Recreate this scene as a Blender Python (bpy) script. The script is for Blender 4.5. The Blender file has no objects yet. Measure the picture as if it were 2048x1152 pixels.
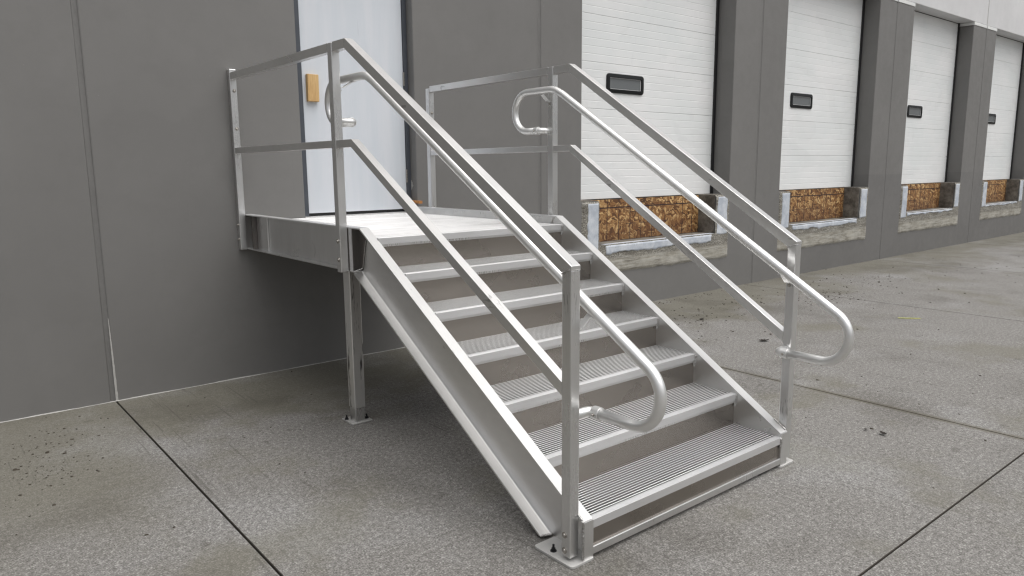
import bpy, bmesh, math, random
from mathutils import Vector, Matrix, noise
random.seed(7)
S = bpy.context.scene
COL = S.collection

# ------------------------------------------------------------------ camera
yaw, pitch, roll, fpx = 0.687866, 0.163511, -0.008621, 1469.384
f = Vector((math.cos(pitch)*math.sin(yaw), math.cos(pitch)*math.cos(yaw), -math.sin(pitch)))
r = f.cross(Vector((0, 0, 1))).normalized()
u = r.cross(f)
r2 = math.cos(roll)*r + math.sin(roll)*u
u2 = -math.sin(roll)*r + math.cos(roll)*u
cam_data = bpy.data.cameras.new('camera')
cam = bpy.data.objects.new('camera', cam_data)
COL.objects.link(cam)
cam.matrix_world = Matrix(((r2.x, u2.x, -f.x, -1.70133), (r2.y, u2.y, -f.y, -5.67249),
                           (r2.z, u2.z, -f.z, 1.61896), (0, 0, 0, 1)))
cam_data.sensor_width = 36
cam_data.lens = fpx/2048*36
cam_data.clip_start = 0.05
cam_data.clip_end = 1500
S.camera = cam

# ------------------------------------------------------------------ light
SUN_EL, SUN_AZ = math.radians(70), math.radians(155)      # azimuth from +Y clockwise
world = bpy.data.worlds.new('World')
S.world = world
world.use_nodes = True
wn = world.node_tree.nodes
wl = world.node_tree.links
wn.clear()
sky = wn.new('ShaderNodeTexSky')
sky.sky_type = 'NISHITA'
sky.sun_disc = False
sky.sun_elevation = SUN_EL
sky.sun_rotation = SUN_AZ
sky.air_density = 1.0
sky.dust_density = 6.0
sky.ozone_density = 1.0
hsv = wn.new('ShaderNodeHueSaturation')
hsv.inputs['Saturation'].default_value = 0.16
bg = wn.new('ShaderNodeBackground')
bg.inputs['Strength'].default_value = 0.10
wo = wn.new('ShaderNodeOutputWorld')
wl.new(sky.outputs[0], hsv.inputs['Color'])
wl.new(hsv.outputs[0], bg.inputs['Color'])
wl.new(bg.outputs[0], wo.inputs[0])
sun_data = bpy.data.lights.new('sun', 'SUN')
sun_data.energy = 1.2
sun_data.angle = math.radians(80)
sun_data.color = (1.0, 0.97, 0.93)
sun = bpy.data.objects.new('sun', sun_data)
COL.objects.link(sun)
sd = Vector((math.sin(SUN_AZ)*math.cos(SUN_EL), math.cos(SUN_AZ)*math.cos(SUN_EL), math.sin(SUN_EL)))
sun.rotation_euler = sd.to_track_quat('Z', 'Y').to_euler()
sun.location = sd*30
S.view_settings.view_transform = 'Standard'
S.view_settings.look = 'None'
S.view_settings.gamma = 1.0
S.view_settings.exposure = 0.60
S.view_settings.use_curve_mapping = False
S.render.engine = 'CYCLES'
S.cycles.max_bounces = 8
S.cycles.use_denoising = True
S.cycles.filter_width = 1.3


# ------------------------------------------------------------------ materials
class NT:
    def __init__(s, name):
        s.m = bpy.data.materials.new(name)
        s.m.use_nodes = True
        s.t = s.m.node_tree
        s.n = s.t.nodes
        s.b = s.n['Principled BSDF']
        s.geo = s.n.new('ShaderNodeNewGeometry')
        s.P = s.geo.outputs['Position']

    def link(s, a, b):
        s.t.links.new(a, b)

    def val(s, sock, v):
        if hasattr(v, 'links') or isinstance(v, bpy.types.NodeSocket):
            s.link(v, sock)
        else:
            sock.default_value = v

    def mapping(s, scale, rot=(0, 0, 0), loc=(0, 0, 0), vec=None):
        n = s.n.new('ShaderNodeMapping')
        n.inputs['Scale'].default_value = scale
        n.inputs['Rotation'].default_value = rot
        n.inputs['Location'].default_value = loc
        s.link(vec or s.P, n.inputs['Vector'])
        return n.outputs[0]

    def noise(s, scale, detail=3, rough=0.5, vec=None, dist=0.0):
        n = s.n.new('ShaderNodeTexNoise')
        n.inputs['Scale'].default_value = scale
        n.inputs['Detail'].default_value = detail
        n.inputs['Roughness'].default_value = rough
        n.inputs['Distortion'].default_value = dist
        s.link(vec or s.P, n.inputs['Vector'])
        return n.outputs['Fac']

    def voro(s, scale, vec=None, feature='F1', out='Distance', rand=1.0):
        n = s.n.new('ShaderNodeTexVoronoi')
        n.feature = feature
        n.inputs['Scale'].default_value = scale
        n.inputs['Randomness'].default_value = rand
        s.link(vec or s.P, n.inputs['Vector'])
        return n.outputs[out]

    def ramp(s, fac, stops):
        n = s.n.new('ShaderNodeValToRGB')
        e = n.color_ramp.elements
        while len(e) < len(stops):
            e.new(0.5)
        for i, (p, c) in enumerate(stops):
            e[i].position = p
            e[i].color = (c, c, c, 1) if isinstance(c, (int, float)) else (*c, 1)
        s.link(fac, n.inputs[0])
        return n.outputs[0]

    def mix(s, fac, a, b, mode='MIX'):
        n = s.n.new('ShaderNodeMix')
        n.data_type = 'RGBA'
        n.blend_type = mode
        s.val(n.inputs[0], fac)
        for i, v in ((6, a), (7, b)):
            if isinstance(v, (int, float)):
                v = (v, v, v, 1)
            elif isinstance(v, tuple) and len(v) == 3:
                v = (*v, 1)
            s.val(n.inputs[i], v)
        return n.outputs[2]

    def math(s, op, a, b=0.0, clamp=False):
        n = s.n.new('ShaderNodeMath')
        n.operation = op
        n.use_clamp = clamp
        s.val(n.inputs[0], a)
        s.val(n.inputs[1], b)
        return n.outputs[0]

    def sep(s, vec=None):
        n = s.n.new('ShaderNodeSeparateXYZ')
        s.link(vec or s.P, n.inputs[0])
        return n.outputs

    def maprange(s, v, a, b, c=0.0, d=1.0, smooth=True):
        n = s.n.new('ShaderNodeMapRange')
        n.interpolation_type = 'SMOOTHSTEP' if smooth else 'LINEAR'
        s.link(v, n.inputs[0])
        for i, q in enumerate((a, b, c, d)):
            n.inputs[i+1].default_value = q
        return n.outputs[0]

    def bump(s, h, strength=0.3, dist=0.002, normal=None):
        n = s.n.new('ShaderNodeBump')
        n.inputs['Strength'].default_value = strength
        n.inputs['Distance'].default_value = dist
        s.link(h, n.inputs['Height'])
        if normal is not None:
            s.link(normal, n.inputs['Normal'])
        return n.outputs[0]

    def out(s, color=None, rough=None, metal=None, normal=None, spec=None):
        b = s.b
        if color is not None:
            if isinstance(color, tuple) and len(color) == 3:
                color = (*color, 1)
            s.val(b.inputs['Base Color'], color)
        if rough is not None:
            s.val(b.inputs['Roughness'], rough)
        if metal is not None:
            s.val(b.inputs['Metallic'], metal)
        if normal is not None:
            s.link(normal, b.inputs['Normal'])
        if spec is not None:
            b.inputs['Specular IOR Level'].default_value = spec
        return s.m


def aluminium(name, base=(0.70, 0.695, 0.68), rough=0.38, grime=0.2, stretch=(60, 60, 3), metal=0.8, bump=1.0, marks=0.5):
    t = NT(name)
    big = t.noise(2.2, 3, 0.55)
    mid = t.noise(1.0, 4, 0.6, vec=t.mapping(tuple(max(1.2, q*0.10) for q in stretch)))
    grain = t.noise(1.0, 2, 0.5, vec=t.mapping(tuple(q*3.0 for q in stretch)))
    c = t.mix(t.maprange(mid, 0.35, 0.72, 0, grime), base, tuple(c*0.62 for c in base))
    c = t.mix(t.maprange(grain, 0.3, 0.7, 0, 0.12 if marks else 0.02), c, tuple(q*0.70 for q in base))
    c = t.mix(t.maprange(big, 0.35, 0.7, 0, 0.25), c, tuple(min(1, q*1.12) for q in base))
    if marks:
        # a few short dark handling scuffs running with the extrusion
        sc = t.noise(1.0, 2, 0.6, vec=t.mapping((stretch[0]*2, stretch[1]*2, stretch[2]*5)))
        zone = t.maprange(t.noise(5, 2, 0.5, vec=t.mapping((1, 1, 1), loc=(5, 1, 2))), 0.66, 0.70, 0, marks)
        c = t.mix(t.math('MULTIPLY', t.maprange(sc, 0.55, 0.62), zone), c, (0.24, 0.235, 0.23))
    if name == 'aluminium_deck':
        oi = t.n.new('ShaderNodeObjectInfo')
        c = t.mix(t.maprange(oi.outputs['Random'], 0, 1, 0, 0.35, False), c, tuple(q*0.62 for q in base))
        st_ = t.noise(1.0, 3, 0.65, vec=t.mapping((1.1, 75, 10)))
        c = t.mix(t.maprange(st_, 0.52, 0.64, 0, 0.65), c, (0.26, 0.255, 0.25))
    rg = t.math('ADD', t.maprange(big, 0.3, 0.7, rough-0.03, rough+0.05), t.maprange(grain, 0.3, 0.7, -0.02 if marks else 0, 0.02 if marks else 0))
    nb = None
    if bump:
        nb = t.bump(t.noise(2.5, 1), 0.05*bump, 0.004)
    m_ = t.out(c, rg, metal, nb)
    t.b.inputs['Anisotropic'].default_value = 0.0
    return m_


M = {}
M['alu_post'] = aluminium('aluminium_tube', base=(0.73, 0.73, 0.725), stretch=(70, 70, 3), rough=0.30, metal=0.95)
M['alu_x'] = aluminium('aluminium_across', stretch=(3, 90, 90))
M['alu_slope'] = aluminium('aluminium_sloped', base=(0.75, 0.745, 0.735), stretch=(80, 4, 10), grime=0.22, rough=0.32, metal=0.95)
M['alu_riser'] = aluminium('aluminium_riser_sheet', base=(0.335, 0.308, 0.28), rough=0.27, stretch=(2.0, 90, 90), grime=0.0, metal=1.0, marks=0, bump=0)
M['alu_pipe'] = aluminium('aluminium_pipe', base=(0.82, 0.82, 0.81), rough=0.37, grime=0.06, stretch=(60, 5, 30), marks=0, bump=0.15, metal=0.9)
M['alu_deck'] = aluminium('aluminium_deck', base=(0.62, 0.62, 0.62), rough=0.5, stretch=(1.6, 60, 60), grime=0.45, metal=0.6, marks=0.3)
M['alu_bright'] = aluminium('aluminium_nosing', base=(0.74, 0.74, 0.745), rough=0.40, stretch=(3, 90, 90), grime=0.15, metal=0.75, marks=0.35, bump=0.5)
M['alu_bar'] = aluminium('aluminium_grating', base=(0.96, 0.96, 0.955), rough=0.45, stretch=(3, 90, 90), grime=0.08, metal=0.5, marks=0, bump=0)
M['alu_bar_shade'] = aluminium('aluminium_grating_shade', base=(0.42, 0.415, 0.405), rough=0.45, stretch=(3, 90, 90), grime=0.2, metal=1.0, marks=0, bump=0)  # darkened copy of the grating metal, stands in for shade in the gaps
M['alu_flange'] = aluminium('aluminium_top_flange', base=(0.57, 0.57, 0.565), rough=0.42, stretch=(60, 6, 8), grime=0.25, metal=0.7, marks=0.6)
M['alu_foot'] = aluminium('aluminium_foot_plate', base=(0.60, 0.595, 0.58), rough=0.5, grime=0.25, metal=0.5, marks=0.3)
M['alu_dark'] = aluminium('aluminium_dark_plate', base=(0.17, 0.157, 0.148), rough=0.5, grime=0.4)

t = NT('weld_metal')
M['weld'] = t.out(t.mix(t.noise(90, 3), (0.25, 0.24, 0.23), (0.72, 0.71, 0.70)), 0.42, 1.0)
t = NT('bolt_steel')
M['bolt'] = t.out((0.42, 0.40, 0.37), 0.38, 1.0)
t = NT('black_anchor')
M['black_steel'] = t.out((0.025, 0.025, 0.028), 0.5, 0.6)

# leg tube: shiny aluminium with streaks of black marker and grime
t = NT('aluminium_leg')
st = t.noise(1.0, 4, 0.7, vec=t.mapping((38, 38, 3.2)))
c = t.mix(t.maprange(st, 0.56, 0.66, 0, 0.9), (0.74, 0.735, 0.72), (0.045, 0.042, 0.04))
M['alu_leg'] = t.out(c, 0.3, 0.8, t.bump(st, 0.1, 0.001))


def wall_paint(name, col, low=None):
    t = NT(name)
    a = t.noise(0.7, 4, 0.6)
    b = t.noise(5, 5, 0.65)
    run = t.noise(1.0, 3, 0.6, vec=t.mapping((2.2, 2.2, 0.25)))
    c = t.mix(t.maprange(a, 0.3, 0.7), tuple(q*0.94 for q in col), tuple(q*1.05 for q in col))
    c = t.mix(t.maprange(b, 0.45, 0.75, 0, 0.35), c, tuple(q*0.9 for q in col))
    c = t.mix(t.maprange(run, 0.55, 0.75, 0, 0.3), c, tuple(q*1.12 for q in col))
    if low:
        z = t.sep()[2]
        edge = t.math('ADD', z, t.math('MULTIPLY', t.noise(1.3, 2), 0.03))
        c = t.mix(t.math('MULTIPLY', t.maprange(edge, 1.452, 1.462, 1, 0), t.maprange(t.sep()[0], 7.3, 9.5)), c, t.mix(t.maprange(a, 0.3, 0.7), tuple(q*0.95 for q in low), low))
    pt = t.noise(1.0, 4, 0.55, vec=t.mapping((0.8, 0.8, 1.1), loc=(7.7, 0, 3.1)))
    c = t.mix(t.maprange(pt, 0.54, 0.57, 0, 0.16), c, tuple(q*1.13 for q in col))
    drip = t.math('MULTIPLY', t.maprange(t.noise(1.0, 2, 0.5, vec=t.mapping((26, 26, 0.5))), 0.66, 0.74, 0, 0.3), t.maprange(a, 0.48, 0.6))
    c = t.mix(drip, c, tuple(q*0.8 for q in col))
    sp = t.math('MULTIPLY', t.maprange(t.voro(7), 0.012, 0.03, 1, 0), 0.5)
    c = t.mix(sp, c, tuple(q*1.7 for q in col))
    h = t.noise(160, 3, 0.6)
    nb = t.bump(h, 0.16, 0.0012)
    nb = t.bump(t.noise(2.2, 2), 0.15, 0.01, nb)
    return t.out(c, t.maprange(b, 0.3, 0.7, 0.5, 0.68), 0.0, nb)


M['wall'] = wall_paint('grey_wall_paint', (0.172, 0.168, 0.162), (0.155, 0.151, 0.147))
M['wall_white'] = wall_paint('white_wall_paint', (0.64, 0.64, 0.645))
M['trim_white'] = wall_paint('white_trim_paint', (0.74, 0.75, 0.74))
t = NT('grey_joint_sealant')
M['caulk'] = t.out(t.mix(t.noise(30, 4), (0.142, 0.139, 0.134), (0.176, 0.172, 0.166)), 0.55, 0, t.bump(t.noise(1, 4, 0.6, vec=t.mapping((60, 60, 18))), 0.6, 0.006))
t = NT('bare_sealant')
M['caulk_bare'] = t.out(t.mix(t.noise(60, 4), (0.28, 0.275, 0.26), (0.55, 0.54, 0.52)), 0.8)

# white sectional door paint
t = NT('white_door_paint')
g = t.noise(1.0, 4, 0.6, vec=t.mapping((0.9, 0.9, 1.4)))
d = t.noise(1.0, 5, 0.7, vec=t.mapping((9, 9, 2.2)))
c = t.mix(t.maprange(g, 0.3, 0.7), (0.76, 0.785, 0.785), (0.83, 0.835, 0.835))
c = t.mix(t.maprange(d, 0.60, 0.82, 0, 0.28), c, (0.52, 0.53, 0.53))
sm_ = t.noise(1.0, 5, 0.6, vec=t.mapping((0.7, 1, 1.6), loc=(3, 0, 1)), dist=1.5)
c = t.mix(t.maprange(sm_, 0.55, 0.60, 0, 0.14), c, (0.60, 0.61, 0.61))
M['door_white'] = t.out(c, 0.42, 0, t.bump(t.noise(220, 2), 0.08, 0.001))
t = NT('black_rubber')
M['black'] = t.out(t.mix(t.noise(20, 3), (0.008, 0.008, 0.009), (0.016, 0.016, 0.018)), 0.5)
t = NT('window_frame_black')
M['black_gloss'] = t.out((0.006, 0.007, 0.008), 0.45, spec=0.3)
t = NT('window_pane')
M['pane'] = t.out(t.mix(t.noise(1.5, 3), (0.13, 0.14, 0.145), (0.17, 0.18, 0.185)), 0.12, 0)
t = NT('primed_steel_door')
g = t.noise(1.0, 4, 0.6, vec=t.mapping((7, 7, 0.6)))
c = t.mix(t.maprange(g, 0.3, 0.72), (0.60, 0.64, 0.685), (0.67, 0.69, 0.73))
sp = t.math('MULTIPLY', t.maprange(t.voro(16), 0.02, 0.06, 1, 0), t.maprange(t.noise(2.3, 2), 0.62, 0.7, 0, 0.8))
c = t.mix(sp, c, (0.25, 0.26, 0.28))
streak = t.noise(1.0, 3, 0.7, vec=t.mapping((45, 45, 1.6)))
c = t.mix(t.maprange(streak, 0.70, 0.78, 0, 0.35), c, (0.33, 0.35, 0.38))
M['door_blue'] = t.out(c, 0.5)
t = NT('dark_door_frame')
M['frame_dark'] = t.out(t.mix(t.noise(9, 4), (0.052, 0.060, 0.075), (0.085, 0.093, 0.108)), 0.5)

# wood
def lumber(name, a, b, scale=(60, 60, 6)):
    t = NT(name)
    tc = t.n.new('ShaderNodeTexCoord').outputs['Object']
    g = t.noise(1.0, 5, 0.65, vec=t.mapping(scale, vec=tc), dist=0.8)
    c = t.mix(t.maprange(g, 0.3, 0.72), a, b)
    kn = t.voro(8, vec=tc)
    c = t.mix(t.maprange(kn, 0.02, 0.1, 0.5, 0), c, tuple(q*0.4 for q in a))
    return t.out(c, 0.7, 0, t.bump(g, 0.3, 0.001))


M['lumber'] = lumber('pine_lumber', (0.50, 0.30, 0.12), (0.66, 0.45, 0.21))
M['shim'] = lumber('orange_shim_wood', (0.42, 0.17, 0.05), (0.55, 0.27, 0.09), (6, 60, 60))

# oriented strand board
t = NT('oriented_strand_board')
warp = t.n.new('ShaderNodeTexNoise')
warp.inputs['Scale'].default_value = 11
warp.inputs['Detail'].default_value = 2
t.link(t.P, warp.inputs['Vector'])
vadd = t.n.new('ShaderNodeVectorMath')
vadd.operation = 'MULTIPLY_ADD'
t.link(warp.outputs['Color'], vadd.inputs[0])
vadd.inputs[1].default_value = (0.13, 0.0, 0.13)
t.link(t.P, vadd.inputs[2])
W = vadd.outputs[0]
STR = [(0.05, (0.065, 0.026, 0.009)), (0.30, (0.19, 0.082, 0.026)), (0.62, (0.36, 0.19, 0.066)), (1.0, (0.74, 0.50, 0.23))]
layers = []
for k, (ang, sx, sz) in enumerate(((0.45, 12, 46), (-0.75, 13, 42), (1.25, 12, 48), (-1.3, 14, 44), (-0.2, 11, 50))):
    v = t.mapping((1, 1, 1), rot=(0, ang, 0), loc=(k*3.7, 0, k*1.9), vec=W)
    v = t.mapping((sx, 6, sz), vec=v)
    cell = t.voro(1.0, vec=v, out='Color')
    rr = t.n.new('ShaderNodeSeparateColor')
    t.link(cell, rr.inputs[0])
    col = t.ramp(rr.outputs[0], STR)
    fib = t.noise(1.0, 2, 0.5, vec=t.mapping((1, 1, 4), vec=v))
    col = t.mix(t.maprange(fib, 0.45, 0.7, 0, 0.3), col, (0.16, 0.07, 0.025))
    edge = t.voro(1.0, vec=v, feature='DISTANCE_TO_EDGE')
    col = t.mix(t.maprange(edge, 0.0, 0.10, 0.5, 0), col, (0.09, 0.035, 0.013))
    layers.append((col, rr.outputs[1]))
c = layers[0][0]
for col, g in layers[1:]:
    c = t.mix(t.maprange(g, 0.60, 0.62), c, col)
tone_var = t.noise(2.5, 4, 0.6)
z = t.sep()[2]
c = t.mix(t.math('MULTIPLY', t.maprange(t.math('ADD', z, t.math('MULTIPLY', tone_var, -0.25)), 0.60, 0.95, 1, 0), 0.55), c, (0.09, 0.035, 0.014))  # board colour darker towards the bottom, with an uneven edge
x = t.sep()[0]
ln = t.math('PINGPONG', t.math('ADD', x, -4.609+2.0), 0.1)
vl = t.math('MULTIPLY', t.maprange(ln, 0.004, 0.008, 1, 0), t.maprange(t.noise(1.7, 2), 0.36, 0.42, 0, 0.95))
hl = t.maprange(t.math('ABSOLUTE', t.math('ADD', z, -1.137)), 0.005, 0.009, 1.0, 0)
hl2 = t.math('MULTIPLY', t.maprange(t.math('ABSOLUTE', t.math('ADD', z, -0.937)), 0.003, 0.006, 0.8, 0), t.maprange(t.noise(2.1, 2), 0.5, 0.55))
c = t.mix(t.math('MAXIMUM', t.math('MAXIMUM', vl, hl), hl2), c, (0.022, 0.008, 0.010))
M['osb'] = t.out(c, 0.62, 0, t.bump(layers[0][1], 0.25, 0.002))

# rough cast concrete around the dock pits
t = NT('rough_patch_concrete')
n1 = t.noise(5, 6, 0.7)
n2 = t.noise(1.0, 5, 0.7, vec=t.mapping((2.6, 3, 26)))
n3 = t.noise(75, 3, 0.7)
z = t.sep()[2]
c = t.mix(t.maprange(n1, 0.30, 0.70), (0.20, 0.185, 0.155), (0.37, 0.35, 0.30))
c = t.mix(t.maprange(n2, 0.40, 0.62, 0, 0.65), c, (0.46, 0.45, 0.41))
c = t.mix(t.maprange(t.noise(1.0, 4, 0.7, vec=t.mapping((3, 3, 18), loc=(2, 0, 5))), 0.54, 0.66, 0, 0.6), c, (0.14, 0.125, 0.10))
rock = t.math('MULTIPLY', t.maprange(t.math('ADD', z, t.math('MULTIPLY', n1, 0.12)), 0.62, 0.67), t.maprange(n3, 0.42, 0.58))
c = t.mix(t.math('MULTIPLY', rock, 0.8), c, (0.055, 0.048, 0.04))
c = t.mix(t.maprange(n3, 0.62, 0.74, 0, 0.6), c, (0.08, 0.07, 0.06))
nb = t.bump(n3, 0.5, 0.005)
M['concrete_rough'] = t.out(c, 0.9, 0, t.bump(n2, 0.6, 0.012, nb))
t = NT('dark_pit_concrete')
c = t.mix(t.maprange(t.noise(5, 6, 0.7), 0.35, 0.7), (0.075, 0.066, 0.055), (0.24, 0.22, 0.19))
M['concrete_pit'] = t.out(c, 0.9, 0, t.bump(t.noise(60, 4), 0.6, 0.006))
t = NT('galvanised_edge_steel')
n1 = t.noise(6, 5, 0.7)
c = t.mix(t.maprange(n1, 0.35, 0.7), (0.42, 0.46, 0.52), (0.62, 0.65, 0.69))
c = t.mix(t.maprange(t.noise(1, 4, 0.75, vec=t.mapping((60, 60, 22))), 0.60, 0.70, 0, 0.65), c, (0.20, 0.205, 0.21))
M['edge_steel'] = t.out(c, 0.6, 0, t.bump(n1, 0.3, 0.004))


def concrete(name):
    t = NT(name)
    xyz = t.sep()
    big = t.noise(0.55, 4, 0.6)
    mid = t.noise(2.2, 5, 0.65)
    # fine exposed sand speckle
    warped = t.mapping((1, 1, 1), rot=(0, 0, 0.7))
    sp1 = t.noise(1.0, 3, 0.75, vec=t.mapping((115, 175, 95), vec=warped))
    sp2 = t.noise(42, 3, 0.7)
    spk = t.math('ADD', t.math('MULTIPLY', sp1, 0.68), t.math('MULTIPLY', sp2, 0.32))
    c1 = t.ramp(spk, [(0.36, (0.050, 0.046, 0.042)), (0.46, (0.124, 0.118, 0.110)), (0.53, (0.186, 0.180, 0.171)), (0.64, (0.42, 0.41, 0.39))])
    c2 = t.ramp(spk, [(0.34, (0.082, 0.077, 0.061)), (0.5, (0.132, 0.125, 0.103)), (0.66, (0.225, 0.215, 0.185))])
    # smooth tan paste close to the wall and in loose patches
    d = t.math('ADD', xyz[1], t.math('MULTIPLY', t.math('ADD', mid, -0.5), 1.6))
    d = t.math('ADD', d, t.math('MULTIPLY', t.math('ADD', big, -0.5), 3.0))
    near = t.maprange(d, -1.25, -0.35)
    lft = t.math('MULTIPLY', t.maprange(t.math('ADD', xyz[0], t.math('MULTIPLY', mid, 0.5)), -0.75, -0.35, 1, 0), t.maprange(t.math('ADD', xyz[1], t.math('MULTIPLY', mid, 1.2)), -1.9, -0.8, 0, 0.9))
    patch = t.maprange(t.noise(0.9, 5, 0.6, vec=t.mapping((1, 1, 1), loc=(4.1, 2.3, 0))), 0.52, 0.64, 0, 0.8)
    m = t.math('MAXIMUM', t.math('MAXIMUM', near, lft), patch)
    c = t.mix(m, c1, c2)
    # rim of paste along the open joint
    jx = t.math('ABSOLUTE', t.math('ADD', xyz[0], -3.27))
    jn = t.math('ADD', jx, t.math('MULTIPLY', t.math('ADD', t.noise(12, 4), -0.5), 0.03))
    c = t.mix(t.maprange(jn, 0.024, 0.05, 0.85, 0), c, (0.118, 0.108, 0.085))
    # pale bloom, dark damp areas and oily spots
    bl = t.maprange(t.noise(1.0, 5, 0.6, vec=t.mapping((1, 1, 1), loc=(9.2, 1.3, 0))), 0.50, 0.70, 0, 0.32)
    c = t.mix(bl, c, t.mix(t.maprange(spk, 0.42, 0.6), (0.135, 0.136, 0.137), (0.46, 0.46, 0.46)))
    dk = t.maprange(t.noise(0.8, 6, 0.65, vec=t.mapping((1, 1, 1), loc=(1.2, 7.7, 0))), 0.48, 0.70, 0, 0.75)
    c = t.mix(dk, c, t.mix(1.0, c, (0.60, 0.585, 0.56), 'MULTIPLY'))
    smudge = t.math('MULTIPLY', t.maprange(t.voro(2.3, vec=t.mapping((1, 1.5, 1))), 0.03, 0.13, 1, 0), t.maprange(t.noise(14, 4, 0.7), 0.40, 0.62, 0, 0.65))
    c = t.mix(smudge, c, (0.040, 0.034, 0.026))
    # faint scrape lines running out from the wall
    scr = t.noise(1.0, 3, 0.6, vec=t.mapping((48, 0.9, 1), rot=(0, 0, 0.06)))
    sz_ = t.maprange(t.noise(0.8, 3, 0.6, vec=t.mapping((1, 1, 1), loc=(2.2, 0.4, 0))), 0.50, 0.62, 0, 0.55)
    c = t.mix(t.math('MULTIPLY', t.maprange(scr, 0.58, 0.66), sz_), c, (0.06, 0.055, 0.047))
    grit = t.math('MULTIPLY', t.maprange(t.voro(38), 0.10, 0.2, 1, 0), t.maprange(t.noise(1.4, 5, 0.7, vec=t.mapping((1, 1, 1), loc=(0.3, 5.5, 0))), 0.57, 0.68, 0, 0.85))
    c = t.mix(grit, c, (0.03, 0.026, 0.020))
    nb = t.bump(spk, 0.5, 0.003)
    nb = t.bump(mid, 0.15, 0.01, nb)
    rg = t.maprange(mid, 0.35, 0.7, 0.72, 0.9)
    return t.out(c, rg, 0, nb, 0.4)


M['concrete'] = concrete('concrete_pavement')
t = NT('joint_dirt')
M['joint'] = t.out(t.mix(t.noise(40, 4), (0.018, 0.015, 0.012), (0.06, 0.05, 0.04)), 0.95)
t = NT('dark_debris')
M['debris'] = t.out(t.mix(t.noise(60, 3), (0.018, 0.013, 0.009), (0.07, 0.058, 0.042)), 0.9)
t = NT('dry_leaf_brown')
M['leaf'] = t.out(t.mix(t.noise(50, 3), (0.012, 0.010, 0.008), (0.035, 0.028, 0.021)), 0.8)
t = NT('yellow_marking_paint')
M['yellow'] = t.out(t.mix(t.noise(30, 4), (0.28, 0.29, 0.11), (0.50, 0.52, 0.09)), 0.8)


# ------------------------------------------------------------------ helpers
def tag(o, label=None, cat=None, group=None, kind=None):
    if label: o['label'] = label
    if cat: o['category'] = cat
    if group: o['group'] = group
    if kind: o['kind'] = kind
    return o


def empty(name, loc=(0, 0, 0)):
    o = bpy.data.objects.new(name, None)
    o.location = loc
    o.empty_display_size = 0.2
    COL.objects.link(o)
    return o


def link(name, bm, mat, parent=None, bevel=0.0, smooth=False, seg=2, auto=0):
    me = bpy.data.meshes.new(name)
    bmesh.ops.recalc_face_normals(bm, faces=bm.faces)
    if auto:
        smooth = True
        for e in bm.edges:
            if len(e.link_faces) != 2 or e.calc_face_angle(3.0) > math.radians(auto):
                e.smooth = False
    if smooth:
        for fc in bm.faces:
            fc.smooth = True
    bm.to_mesh(me)
    bm.free()
    me.materials.append(mat)
    o = bpy.data.objects.new(name, me)
    COL.objects.link(o)
    if parent is not None:
        o.parent = parent
        o.matrix_parent_inverse = Matrix.Identity(4)
        pl = Vector((0, 0, 0))
        q = parent
        while q is not None:
            pl += q.location
            q = q.parent
        o.location = -pl if pl.length else (0, 0, 0)
    if bevel:
        m = o.modifiers.new('edge', 'BEVEL')
        m.width = bevel
        m.segments = seg
        m.limit_method = 'ANGLE'
        m.angle_limit = math.radians(40)
        m.harden_normals = False
    return o


def box(bm, x0, x1, y0, y1, z0, z1):
    vs = [bm.verts.new(p) for p in ((x0, y0, z0), (x1, y0, z0), (x1, y1, z0), (x0, y1, z0),
                                    (x0, y0, z1), (x1, y0, z1), (x1, y1, z1), (x0, y1, z1))]
    for q in ((0, 3, 2, 1), (4, 5, 6, 7), (0, 1, 5, 4), (1, 2, 6, 5), (2, 3, 7, 6), (3, 0, 4, 7)):
        bm.faces.new([vs[i] for i in q])
    return bm


def B(*a):
    return box(bmesh.new(), *a)


def prism_x(bm, poly, x0, x1):
    """poly: (s, z) points with s = -y; extruded along x"""
    a = [bm.verts.new((x0, -s, z)) for s, z in poly]
    b = [bm.verts.new((x1, -s, z)) for s, z in poly]
    bm.faces.new(a)
    bm.faces.new(list(reversed(b)))
    n = len(poly)
    for i in range(n):
        bm.faces.new((a[i], a[(i+1) % n], b[(i+1) % n], b[i]))
    return bm


def tube(bm, pts, rad, seg=16, cap=True):
    pts = [Vector(p) for p in pts]
    n = len(pts)
    rads = rad if isinstance(rad, (list, tuple)) else [rad]*n
    rings = []
    up = None
    for i, p in enumerate(pts):
        d = (pts[min(i+1, n-1)] - pts[max(i-1, 0)]).normalized()
        if up is None:
            up = d.orthogonal().normalized()
        up = (up - d*up.dot(d)).normalized()
        s = d.cross(up)
        rings.append([bm.verts.new(p + (up*math.cos(a)+s*math.sin(a))*rads[i])
                      for a in [2*math.pi*k/seg for k in range(seg)]])
    for i in range(n-1):
        for k in range(seg):
            bm.faces.new((rings[i][k], rings[i][(k+1) % seg], rings[i+1][(k+1) % seg], rings[i+1][k]))
    if cap:
        bm.faces.new(list(reversed(rings[0])))
        bm.faces.new(rings[-1])
    return bm


def bead(a, b, rad=0.004, parent=None, step=0.006):
    """a stack-of-dimes weld between two points"""
    a, b = Vector(a), Vector(b)
    n = max(4, int((b-a).length/step)*2)
    pts, rs = [], []
    for i in range(n+1):
        pts.append(a.lerp(b, i/n) + Vector([random.uniform(-1, 1)*rad*0.15 for _ in range(3)]))
        rs.append(rad*(1.15 if i % 2 else 0.75)*random.uniform(0.85, 1.15)*(0.5 if i in (0, n) else 1))
    return link('weld_bead', tube(bmesh.new(), pts, rs, 8), M['weld'], parent, smooth=True)


bolt_cache = {}


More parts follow.
